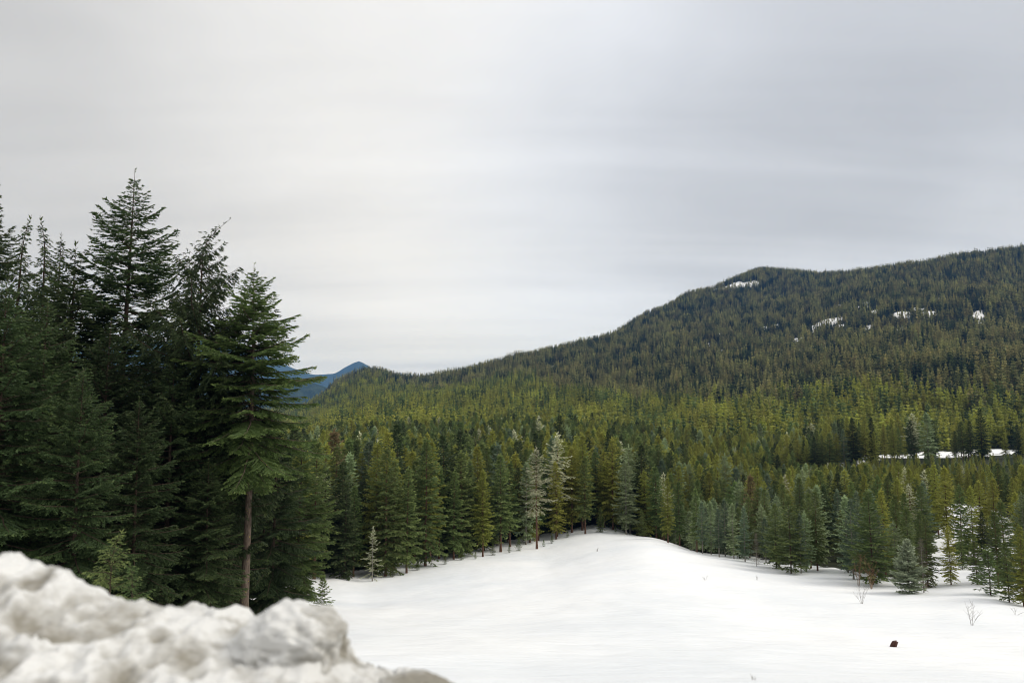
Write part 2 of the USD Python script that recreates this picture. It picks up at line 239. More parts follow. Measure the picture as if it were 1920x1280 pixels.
# ---------------------------------------------------------------- far mountains
FAR = simple('far_forest', {'g': ('geometry', {}), 'n': ('noise_texture', {'scale': 0.02, 'detail': 8.0, 'roughness': 0.7}), 's': ('noise_texture', {'scale': 0.004, 'detail': 6.0, 'roughness': 0.7}), 'x': ('separate_xyz', {}),
    'c': ('rgb_ramp', {'ramp': [(0.3, (0.016, 0.026, 0.018)), (0.7, (0.045, 0.062, 0.036))]}), 'sr': ('rgb_ramp', {'ramp': [(0.645, (0, 0, 0)), (0.665, (1, 1, 1))]}), 'm': ('mix_color', {'b': (0.8, 0.82, 0.85)}), 'b': ('bump', {'strength': 1.0, 'distance': 12.0}), 'p': ('principled_bsdf', {'roughness': 0.9, 'specular_ior_level': 0.0})},
    [('g.position', 'n.vector'), ('g.position', 's.vector'), ('n.fac', 'c.fac'), ('s.fac', 'sr.fac'), ('c.color', 'm.a'), ('sr.color', 'm.fac'), ('m.result', 'p.base_color'), ('n.fac', 'b.height'), ('b.normal', 'p.normal')], 'p.BSDF')
def far_mountain(name, Y, outline, depth, seed, zbase=-350):
    xs = np.linspace(outline[0][0], outline[-1][0], 640)
    top = PchipInterpolator([o[0] for o in outline], [o[1] for o in outline])(xs)
    crest = np.array([ray(px, py, Y) for px, py in zip(xs, top)])
    t = np.concatenate([-np.linspace(1, 0, 60, endpoint=False)**1.3, np.linspace(0, 1, 20)**1.3])
    v = np.zeros((len(xs), len(t), 3))
    prof = (1-np.abs(t))**1.15
    v[..., 0] = crest[:, None, 0]*(1 + t[None]*depth/Y); v[..., 1] = Y + t[None]*depth
    v[..., 2] = zbase + (crest[:, None, 2]-zbase)*prof[None]
    p = np.stack([v[..., 0], v[..., 1], 0*v[..., 0]], -1)
    gul = (np.abs(meshkit.fbm(p/(Y*0.045), 4, seed)-0.5)*2)
    v[..., 2] -= gul*(crest[:, None, 2]-zbase)*0.42*(np.abs(t)**0.6*(1-np.abs(t)))[None]*2
    v[..., 2] += (meshkit.fbm(p/90.0, 2, seed+3)-0.5)*14
    n, m = v.shape[:2]; i, j = np.meshgrid(np.arange(n-1), np.arange(m-1), indexing='ij'); a = (i*m+j).ravel()
    tag(put('/World/'+name, (v.reshape(-1, 3), np.stack([a, a+m, a+m+1, a+1], 1)), FAR, True), kind='structure')
far_mountain('far_mountain', 9500, [(-700, 600), (-200, 640), (100, 655), (300, 640), (400, 630), (470, 655), (535, 683), (560, 694), (595, 702), (625, 700), (648, 688), (660, 682), (667, 679), (672, 677.5), (677, 679), (685, 683), (712, 698), (745, 712), (820, 735), (1000, 770)], 4200, 5)
far_mountain('wooded_hill', 4300, [(-300, 720), (100, 735), (350, 738), (470, 722), (530, 713), (580, 716), (615, 727), (650, 742), (760, 765), (900, 800)], 1500, 15)

# ---------------------------------------------------------------- air
HAZE = usdkit.material(stage, '/World/Looks/haze', {'v': ('principled_volume', {'color': (0.17, 0.42, 1.0), 'density': 4.8e-5, 'anisotropy': 0.0, 'absorption_color': (1.0, 1.0, 1.0)})}, volume='v.volume')
hb = trimesh.creation.box([31000, 31000, 1700]); hb.apply_translation([0, 0, 1700/2-500])
tag(put('/World/haze', hb, HAZE), kind='stuff')

# ---------------------------------------------------------------- trees: materials
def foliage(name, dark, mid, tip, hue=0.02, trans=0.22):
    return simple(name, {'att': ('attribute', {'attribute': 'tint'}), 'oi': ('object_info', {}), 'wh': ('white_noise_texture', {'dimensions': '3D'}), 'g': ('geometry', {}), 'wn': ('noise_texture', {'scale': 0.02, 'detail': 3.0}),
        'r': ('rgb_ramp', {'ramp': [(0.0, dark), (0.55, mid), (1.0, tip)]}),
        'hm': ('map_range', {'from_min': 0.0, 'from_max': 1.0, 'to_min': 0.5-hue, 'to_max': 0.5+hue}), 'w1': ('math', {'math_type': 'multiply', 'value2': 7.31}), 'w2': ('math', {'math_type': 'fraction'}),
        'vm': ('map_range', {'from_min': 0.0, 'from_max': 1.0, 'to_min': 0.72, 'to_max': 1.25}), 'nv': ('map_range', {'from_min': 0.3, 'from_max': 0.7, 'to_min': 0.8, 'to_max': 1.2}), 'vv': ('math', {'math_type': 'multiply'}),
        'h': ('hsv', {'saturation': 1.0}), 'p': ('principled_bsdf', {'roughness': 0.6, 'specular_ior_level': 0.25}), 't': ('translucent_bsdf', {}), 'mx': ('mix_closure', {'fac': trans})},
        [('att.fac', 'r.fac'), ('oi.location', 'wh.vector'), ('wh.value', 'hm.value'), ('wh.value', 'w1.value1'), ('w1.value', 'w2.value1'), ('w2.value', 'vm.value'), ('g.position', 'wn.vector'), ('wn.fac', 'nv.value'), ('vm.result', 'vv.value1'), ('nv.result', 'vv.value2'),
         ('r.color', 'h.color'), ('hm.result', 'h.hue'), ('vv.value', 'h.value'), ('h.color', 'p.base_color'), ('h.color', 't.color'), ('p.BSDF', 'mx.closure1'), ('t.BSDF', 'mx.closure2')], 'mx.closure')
def bark(name, c1, c2, lichen=None):
    nodes = {'tc': ('texture_coordinate', {}), 'mp': ('mapping', {'scale': (9, 9, 1.6)}), 'n': ('noise_texture', {'scale': 2.0, 'detail': 6.0, 'roughness': 0.65}), 'r': ('rgb_ramp', {'ramp': [(0.35, c1), (0.65, c2)]}), 'b': ('bump', {'strength': 0.8, 'distance': 0.04}), 'p': ('principled_bsdf', {'roughness': 0.9, 'specular_ior_level': 0.15})}
    links = [('tc.object', 'mp.vector'), ('mp.vector', 'n.vector'), ('n.fac', 'r.fac'), ('n.fac', 'b.height'), ('b.normal', 'p.normal')]
    if lichen:
        nodes |= {'v': ('noise_texture', {'scale': 5.5, 'detail': 2.0}), 'vr': ('rgb_ramp', {'ramp': [(0.70, (0, 0, 0)), (0.73, (1, 1, 1))]}), 'm': ('mix_color', {'b': lichen})}
        links += [('tc.object', 'v.vector'), ('v.fac', 'vr.fac'), ('vr.color', 'm.fac'), ('r.color', 'm.a'), ('m.result', 'p.base_color')]
    else: links.append(('r.color', 'p.base_color'))
    return simple(name, nodes, links, 'p.BSDF')
FOL = {
    'dark':   foliage('needles_dark_green', (0.023, 0.039, 0.015), (0.048, 0.074, 0.026), (0.103, 0.131, 0.041), 0.012, 0.3),
    'green':  foliage('needles_green', (0.060, 0.096, 0.032), (0.131, 0.179, 0.055), (0.230, 0.280, 0.090), 0.018, 0.42),
    'olive':  foliage('needles_olive', (0.144, 0.165, 0.033), (0.273, 0.289, 0.055), (0.352, 0.358, 0.080), 0.01, 0.42),
    'blue':   foliage('needles_blue_green', (0.055, 0.085, 0.050), (0.120, 0.168, 0.102), (0.235, 0.285, 0.185), 0.015, 0.42),
    'sage':   foliage('needles_sage', (0.121, 0.149, 0.095), (0.270, 0.311, 0.203), (0.486, 0.527, 0.365), 0.01, 0.42),
    'grey':   foliage('needles_grey_lichen', (0.124, 0.163, 0.075), (0.238, 0.300, 0.150), (0.372, 0.456, 0.260), 0.015, 0.42),
    'pale':   foliage('pale_lichen', (0.294, 0.305, 0.182), (0.541, 0.553, 0.367), (0.737, 0.743, 0.532), 0.01, 0.42),
    'brown':  foliage('needles_dead_brown', (0.075, 0.054, 0.028), (0.150, 0.108, 0.054), (0.225, 0.165, 0.090), 0.012, 0.3),
    'sunny':  foliage('needles_lighter_fir', (0.042, 0.068, 0.021), (0.092, 0.135, 0.038), (0.185, 0.230, 0.066), 0.008, 0.35),
    'twig':   foliage('bare_twigs', (0.10, 0.080, 0.060), (0.17, 0.140, 0.110), (0.26, 0.22, 0.18), 0.01, 0.05),
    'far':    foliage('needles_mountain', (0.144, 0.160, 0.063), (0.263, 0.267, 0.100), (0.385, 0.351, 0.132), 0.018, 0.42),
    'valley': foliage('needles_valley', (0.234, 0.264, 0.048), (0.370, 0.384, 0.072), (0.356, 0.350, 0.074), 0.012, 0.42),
}
BARK = {'brown': bark('bark_brown', (0.032, 0.022, 0.016), (0.090, 0.064, 0.048)), 'red': bark('bark_reddish', (0.06, 0.032, 0.022), (0.15, 0.085, 0.06)), 'grey': bark('bark_grey', (0.12, 0.11, 0.095), (0.28, 0.26, 0.23)),
        'lichen': bark('bark_lichen_spots', (0.045, 0.033, 0.026), (0.15, 0.115, 0.09), (0.42, 0.38, 0.04))}

# ---------------------------------------------------------------- trees: geometry
def tube(pts, rad, k=6):
    pts = np.asarray(pts, float); n = len(pts); tan = np.gradient(pts, axis=0); tan /= np.linalg.norm(tan, axis=1, keepdims=True)
    ref = np.array([0, 0, 1.0]) if abs(tan[:, 2]).mean() < 0.8 else np.array([1.0, 0, 0])
    a = np.cross(tan, ref); a /= np.linalg.norm(a, axis=1, keepdims=True); b = np.cross(tan, a)
    th = np.arange(k)/k*2*math.pi
    v = pts[:, None] + np.asarray(rad)[:, None, None]*(a[:, None]*np.cos(th)[None, :, None] + b[:, None]*np.sin(th)[None, :, None])
    i, j = np.meshgrid(np.arange(n-1), np.arange(k), indexing='ij'); p = i*k+j; q = i*k+(j+1) % k
    f = np.concatenate([np.stack([p, q, q+k], -1).reshape(-1, 3), np.stack([p, q+k, p+k], -1).reshape(-1, 3)])
    tip = len(v.reshape(-1, 3))
    f = np.concatenate([f, [[(n-1)*k+m, (n-1)*k+(m+1) % k, tip] for m in range(k)]])
    return np.vstack([v.reshape(-1, 3), pts[-1:] + tan[-1:]*rad[-1]*0.3]), f
class Mesh:
    def __init__(s): s.v, s.f, s.t, s.n = [], [], [], 0
    def add(s, v, f, t=0.5):
        s.v.append(v); s.f.append(np.asarray(f)+s.n); s.t.append(np.broadcast_to(t, len(v)).astype(float)); s.n += len(v)
    def get(s): return np.vstack(s.v), np.vstack(s.f), np.concatenate(s.t)
def unit(a): return a/np.maximum(np.linalg.norm(a, axis=-1, keepdims=True), 1e-9)
def blades(m, base, d, length, width, rng, tint, flat=1.0):
    """kite shaped sprays of needles: base (n,3), direction (n,3), length, width (n)"""
    n = len(base); side = unit(np.cross(d, np.array([0, 0, 1.0])) + 1e-6)
    up = np.cross(side, d); th = rng.normal(0, flat, n)[:, None]
    s = side*np.cos(th) + up*np.sin(th)
    tip = base + d*length[:, None]; mid = base + d*(length*0.42)[:, None]; w = (width*0.5)[:, None]
    v = np.stack([base, mid - s*w, tip, mid + s*w], 1).reshape(-1, 3)
    k = np.arange(n)[:, None]*4
    f = np.concatenate([k+[0, 1, 2], k+[0, 2, 3]])
    m.add(v, f, np.repeat(tint, 4))
def conifer(seed, H=20., R=2.6, base=0.12, nb=110, lat=0.30, sub=0.22, bl=0.24, bw=0.10, hang=0.25, droop=(-22, 48), curve=0.25, tipup=0.15, p=0.85, trunk_r=None, jitter=0.25, gap=0.0, twig_f=0.45, bent=None,
            keep=1.0, wood=True, skew=0.0, clump=0.0, oneside=None, kside=6, full=0):
    """(trunk, branches, foliage) of a conifer: limbs in loose whorls, side twigs along each limb, needle sprays along each twig"""
    rng = np.random.default_rng(seed); tr, br, fo = Mesh(), Mesh(), Mesh()
    trunk_r = trunk_r or H*0.0105
    zs = np.linspace(0, 1, 36); off = np.stack([np.sin(zs*2.1+seed)*0.010*H*zs, np.cos(zs*1.7+seed*2)*0.008*H*zs], 1)
    if bent: off = off + np.outer(np.clip((zs-bent[2])/(1-bent[2]), 0, 1)**1.7, [bent[0], bent[1]])
    axis = lambda t: np.array([np.interp(t, zs, off[:, 0]), np.interp(t, zs, off[:, 1]), t*H])
    zpts = np.array([axis(t) for t in zs]); zpts[0, 2] -= 0.5
    tr.add(*tube(zpts, trunk_r*np.clip((1-zs)**0.85, 0.03, 1)*(1+0.35*np.exp(-zs*40)), 8 if wood else 5))
    for b in range(nb):
        t = (b+rng.uniform(0, 1))/nb; t = t**0.92
        if rng.uniform() > keep: continue
        tz = base + (0.972-base)*t
        if gap and meshkit.noise(np.array([tz*9, seed*3.7, 0.5])) < gap: continue
        body = min(1, (1.005-t)/full)**p*min(1, 0.35+(1-t)/0.10)*(0.86+0.14*(1-t)) if full else (1-t)**p*(0.5+0.5*min(1, (1-t)/0.14))
        prof = body*(0.34+0.66*min(1, (t+0.03)/0.20)) + 0.03
        L = R*prof*(1+np.clip(rng.normal(0, jitter), -1.6*jitter, 1.4*jitter)); L = max(L, 0.12)
        az = b*2.39996 + rng.normal(0, 0.35)
        if oneside is not None: L *= 1 + oneside[1]*math.cos(az-oneside[0])
        pitch = math.radians(droop[0] + (droop[1]-droop[0])*t**1.1 + rng.normal(0, 7))
        s = np.linspace(0, 1, 7)
        hz = L*s*math.cos(pitch); vz = L*(s*math.sin(pitch) - curve*s**2*(1-0.5*t) + tipup*s**3)
        wig = np.cumsum(rng.normal(0, 0.05, 7))*L*0.25
        o = axis(tz); ca, sa = math.cos(az), math.sin(az)
        P = o + np.stack([hz*ca - wig*sa, hz*sa + wig*ca, vz], 1)
        rb = max(0.010, 0.010*L+0.004)
        if wood: br.add(*tube(P, rb*np.linspace(1, 0.25, 7), 4 if kside > 4 else 3))
        nl = max(3, int(L*0.93/lat)); sj = np.linspace(0.10+0.10*rng.uniform(), 1.0, nl)
        if clump: sj = np.concatenate([sj[sj > clump*rng.uniform(0.5, 1.2)], [0.98]])
        for side in (-1, 1):
            ss = np.clip(sj + rng.normal(0, 0.02, len(sj)), 0, 1); q = np.stack([np.interp(ss, s, P[:, k]) for k in range(3)], 1)
            tg = unit(np.stack([np.interp(np.minimum(ss+0.08, 1), s, P[:, k])-np.interp(np.maximum(ss-0.08, 0), s, P[:, k]) for k in range(3)], 1))
            sd = unit(np.cross(tg, [0, 0, 1.0]))*side
            ang = np.radians(rng.normal(52, 11, len(ss)))[:, None]*(1-0.55*ss[:, None]**4)
            d = unit(tg*np.cos(ang) + sd*np.sin(ang) + np.array([0, 0, -1.0])*(hang*rng.uniform(0.5, 1.5, (len(ss), 1))))
            ll = (twig_f*L*(1-ss)**0.75*(0.55+0.45*np.minimum(1, ss*3)) + 0.10 + 0.05*L)*rng.uniform(0.7, 1.25, len(ss))
            ll = np.minimum(ll, 1.25)
            cnt = np.maximum(1, (ll/sub).astype(int)); idx = np.repeat(np.arange(len(ss)), cnt)
            u = np.concatenate([(np.arange(c)+0.6)/c for c in cnt]) if len(cnt) else np.zeros(0)
            bpos = q[idx] + d[idx]*(ll[idx]*u*0.93)[:, None] + np.array([0, 0, -1.0])*(0.12*hang*ll[idx]*u**2)[:, None]
            lt = np.repeat(rng.uniform(0, 1, len(ss)), cnt)
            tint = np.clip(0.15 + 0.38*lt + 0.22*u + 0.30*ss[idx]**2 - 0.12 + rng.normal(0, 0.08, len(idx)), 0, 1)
            for s2 in (-1, 1):
                a2 = np.radians(rng.normal(38, 12, len(idx)))[:, None]
                sd2 = unit(np.cross(d[idx], [0, 0, 1.0]))*s2
                dd = unit(d[idx]*np.cos(a2) + sd2*np.sin(a2) + np.stack([np.zeros(len(idx))]*2+[rng.normal(-0.35*hang, 0.22, len(idx))], 1))
                sc = rng.uniform(0.7, 1.3, len(idx))
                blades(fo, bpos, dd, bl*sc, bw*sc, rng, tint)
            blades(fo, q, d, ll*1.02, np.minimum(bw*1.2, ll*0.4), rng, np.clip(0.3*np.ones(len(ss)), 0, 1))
    # leader
    n = 10; tt = rng.uniform(0.955, 1.0, n); a = rng.uniform(0, 6.28, n)
    blades(fo, np.array([axis(x) for x in tt]), unit(np.stack([np.cos(a)*0.6, np.sin(a)*0.6, np.ones(n)*0.9], 1)), np.full(n, min(bl*1.3, 0.5)), np.full(n, bw), rng, np.full(n, 0.7))
    return tr, br, fo
def bind(path, geo, fol, brk):
    """writes trunk, branches and crown under path"""
    tr, br, fo = geo
    v, f, _ = tr.get(); put(path+'/trunk', (v, f), BARK[brk], True)
    if br.n:
        v, f, _ = br.get(); tag(put(path+'/branches', (v, f), BARK[brk], True), kind='stuff')
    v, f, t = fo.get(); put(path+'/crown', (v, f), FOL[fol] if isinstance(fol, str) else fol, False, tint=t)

# prototypes as class prims: built once, referenced by every tree of the kind
PROTO = {}
UsdGeom.Scope.Define(stage, '/World/Looks')
def proto(key, fol, brk, **kw):
    path = '/World/kind_of_' + key
    stage.CreateClassPrim(path); UsdGeom.Xform.Define(stage, path); stage.GetPrimAtPath(path).SetSpecifier(Sdf.SpecifierClass)
    bind(path, conifer(**kw), fol, brk); PROTO[key] = (path, kw.get('H', 20.))
MID = dict(nb=125, lat=0.36, sub=0.36, bl=0.50, bw=0.21, kside=4, p=0.58)
for k in range(3):
    proto(f'green_fir_{k}', 'green', 'red', seed=100+k, H=20, R=[3.1, 3.5, 2.7][k], base=[0.10, 0.05, 0.2][k], **MID)
    proto(f'olive_fir_{k}', 'olive', 'red', seed=110+k, H=20, R=[2.6, 3.2, 2.9][k], base=[0.16, 0.06, 0.1][k], **MID)
for k in range(2):
    proto(f'dark_fir_{k}', 'dark', 'brown', seed=120+k, H=20, R=[3.5, 3.1][k], base=[0.03, 0.10][k], **MID)
    proto(f'blue_spruce_{k}', 'blue', 'grey', seed=130+k, H=12, R=[2.1, 1.8][k], base=[0.07, 0.2][k], nb=90, lat=0.26, sub=0.28, bl=0.36, bw=0.15, p=0.7, hang=0.1, droop=(-8, 50), kside=4)
    proto(f'young_fir_{k}', 'green', 'brown', seed=140+k, H=10, R=[2.4, 2.0][k], base=0.03, nb=80, lat=0.26, sub=0.26, bl=0.34, bw=0.15, p=0.7, hang=0.12, droop=(-6, 52), kside=4)
proto('grey_fir_0', 'grey', 'grey', seed=150, H=18, R=3.0, base=0.08, keep=0.85, **MID)
proto('grey_fir_1', 'grey', 'grey', seed=151, H=14, R=2.1, base=0.10, keep=0.7, **MID)
proto('pale_snag_0', 'pale', 'red', seed=160, H=18, R=2.9, p=0.6, base=0.34, nb=66, lat=0.38, sub=0.40, bl=0.40, bw=0.125, curve=0.35, tipup=0.25, droop=(-15, 30), jitter=0.35, kside=4)
proto('pale_snag_1', 'pale', 'grey', seed=161, H=12, R=2.2, p=0.7, base=0.06, nb=50, lat=0.40, sub=0.5, bl=0.36, bw=0.11, curve=0.35, tipup=0.25, jitter=0.4, keep=0.8, kside=4)
proto('brown_fir_0', 'brown', 'brown', seed=170, H=16, R=2.4, base=0.1, **MID)
proto('bare_sapling_0', 'twig', 'grey', seed=180, H=8, R=1.5, base=0.06, nb=64, lat=0.4, sub=0.55, bl=0.32, bw=0.035, curve=0.1, tipup=0.1, droop=(-5, 45), kside=4)
proto('bushy_spruce_0', 'sage', 'brown', seed=190, H=5.5, R=1.7, base=0.02, nb=100, lat=0.17, sub=0.17, bl=0.26, bw=0.11, hang=0.05, droop=(-14, 50), curve=0.15, tipup=0.2, p=0.62, kside=4)
HERO = dict(lat=0.15, sub=0.125, bl=0.17, bw=0.07)
proto('tall_fir_0', 'dark', 'brown', seed=201, H=26, R=3.1, full=0.27, base=0.06, nb=235, clump=0.16, droop=(-18, 30), curve=0.24, tipup=0.24, hang=0.22, p=0.85, jitter=0.24, **HERO)
proto('bent_hemlock_0', 'dark', 'brown', seed=205, H=23, R=4.1, full=0.36, base=0.05, nb=205, droop=(-16, 34), curve=0.40, tipup=0.42, hang=0.85, p=0.95, jitter=0.25, twig_f=0.34, bent=(1.5, 0.1, 0.91), **HERO)
proto('bare_stem_fir_0', 'sunny', 'lichen', seed=209, H=22, R=3.6, full=0.42, base=0.385, nb=155, clump=0.12, droop=(-26, 36), curve=0.16, tipup=0.14, hang=0.22, p=0.85, jitter=0.24, trunk_r=0.27, **HERO)
proto('soft_fir_0', 'sunny', 'brown', seed=233, H=18, R=3.3, full=0.5, base=0.03, nb=165, droop=(-26, 40), curve=0.22, tipup=0.18, hang=0.3, p=0.8, jitter=0.24, **HERO)
proto('narrow_hemlock_0', 'dark', 'brown', seed=213, H=22, R=2.9, base=0.04, nb=190, droop=(-30, 30), curve=0.32, tipup=0.22, hang=0.6, p=0.72, jitter=0.25, bent=(0.3, 0.1, 0.9), **HERO)
proto('broad_fir_0', 'dark', 'brown', seed=217, H=18, R=3.9, base=0.02, nb=165, droop=(-26, 44), curve=0.24, tipup=0.2, hang=0.3, p=0.55, jitter=0.28, **HERO)
proto('young_hemlock_0', 'green', 'brown', seed=221, H=4.0, R=1.5, base=0.04, nb=46, lat=0.12, sub=0.10, bl=0.11, bw=0.035, hang=0.5, droop=(-5, 55), curve=0.35, tipup=0.15, bent=(0.35, 0, 0.72))
proto('small_fir_0', 'green', 'brown', seed=225, H=2.6, R=0.75, base=0.03, nb=50, lat=0.14, sub=0.13, bl=0.15, bw=0.05, hang=0.1, droop=(0, 55))

# ---------------------------------------------------------------- placing single trees
FAMILY = {}
for k in PROTO: FAMILY.setdefault(k.rsplit('_', 1)[0], []).append(k)
taken = []
def stand(family, x, y, H, label, group=None, width=1.0, variant=None, rz=None, cat='tree', name=None):
    ks = FAMILY[family]; key = ks[(len(taken) if variant is None else variant) % len(ks)]
    path, H0 = PROTO[key]; s = H/H0; w = s*width
    o = UsdGeom.Xform.Define(stage, numbered(name or family))
    o.AddTranslateOp().Set(Gf.Vec3d(x, y, float(zg(x, y)))); o.AddRotateZOp().Set(float(RNG.uniform(0, 360)) if rz is None else rz); o.AddScaleOp().Set(Gf.Vec3f(w, w, s))
    o.GetPrim().GetReferences().AddInternalReference(path); o.GetPrim().SetInstanceable(True)
    tag(o, label, cat, group); taken.append((x, y))
    return o
def spot(px, top, Y):
    p = ray(px, top, Y); return p[0], Y, p[2]-float(zg(p[0], Y))
def seen(family, px, top, Y, label, group=None, **kw):
    x, y, H = spot(px, top, Y); return stand(family, x, y, max(H, 0.6), label, group, **kw)

# the dark stand on the left
seen('tall_fir', 245, 316, 46, 'tallest dark fir of the left stand, trunk showing through its open pointed crown', rz=20)
seen('bent_hemlock', 388, 411, 44, 'dark hemlock with drooping boughs and a leader bent over to the right', rz=0)
seen('bare_stem_fir', 480, 496, 43, 'fir at the right end of the left stand with a long bare lichen spotted trunk', rz=75)
seen('narrow_hemlock', 38, 398, 44, 'dark narrow hemlock with a fine drooping top, leftmost whole treetop', rz=30)
seen('narrow_hemlock', 97, 408, 50, 'slim dark hemlock whose thin top stands just left of a lower twin', rz=200)
seen('narrow_hemlock', 120, 432, 52, 'slim dark hemlock, the lower right one of two close thin tops', rz=110)
seen('tall_fir', -22, 285, 31, 'dark fir cut by the left edge of the picture, only its right boughs showing', rz=100, width=0.62)
seen('broad_fir', 150, 458, 45, 'dark broad fir filling the space left of the tallest fir', rz=10, width=1.1)
seen('broad_fir', 205, 600, 40, 'dark green fir in front of the tallest fir of the left stand', rz=130)
seen('broad_fir', 85, 560, 35, 'dark fir with lighter bough tips low on the left, behind the snow bank', rz=220)
seen('broad_fir', 15, 520, 30, 'darkest bushy fir at the left edge above the snow bank', rz=290)
seen('broad_fir', 330, 655, 41, 'dark bushy fir under the tallest fir and the bent hemlock', rz=70)
seen('broad_fir', 405, 690, 47, 'dark bushy fir just left of the bare lichen spotted trunk', rz=160)
seen('broad_fir', 520, 760, 50, 'dark low fir just right of the bare lichen spotted trunk', rz=250, width=0.9)
seen('soft_fir', 564, 815, 60, 'lighter green fir at the right end of the left stand, above the snow', rz=40, width=1.08)
seen('broad_fir', 265, 745, 35, 'low dark fir in the middle of the left stand behind the snow bank', rz=330)
seen('broad_fir', 160, 690, 31, 'low fir with yellowish tips behind the high part of the snow bank', rz=60)
seen('broad_fir', 395, 860, 40, 'low drooping fir at the foot of the left stand, left of the bare trunk', rz=15, width=1.2)
seen('young_hemlock', 212, 995, 19, 'young green hemlock with a bent tip behind the snow bank', rz=0)
seen('young_hemlock', 250, 1058, 18, 'small leaning hemlock sapling beside the bent tipped young hemlock', rz=150)
seen('small_fir', 605, 1080, 50, 'little dark fir sapling on the snow right of the left stand', cat='sapling')
for px, dY, hh in [(838, 0, 1.6), (868, 1, 2.2), (893, -1, 1.2), (925, 0.5, 2.0), (955, 0, 1.4), (972, 1, 2.4), (1018, 0.5, 1.3), (1033, -0.5, 1.6), (1062, 0.3, 1.3), (1150, -0.5, 1.2), (788, 0.5, 2.0), (742, -0.5, 1.6)]:
    Yb = float(edge_y(px)) + dY; stand('small_fir', (px-960)/F*Yb, Yb, hh, 'tiny half buried fir sapling at the foot of the left clearing edge', 'saplings along the left clearing edge', cat='sapling')
GB = 'dark trees filling the back of the left stand'
for px, top, Y in [(60, 560, 58), (180, 590, 60), (290, 660, 62), (350, 690, 66), (430, 720, 64), (120, 600, 70), (230, 680, 72), (-60, 480, 50), (-90, 560, 36), (500, 800, 70), (540, 850, 78), (455, 780, 58), (310, 780, 50), (100, 760, 46)]:
    seen('broad_fir', px, top, Y, 'dark fir deep inside the left stand, largely hidden by the trees before it', GB)

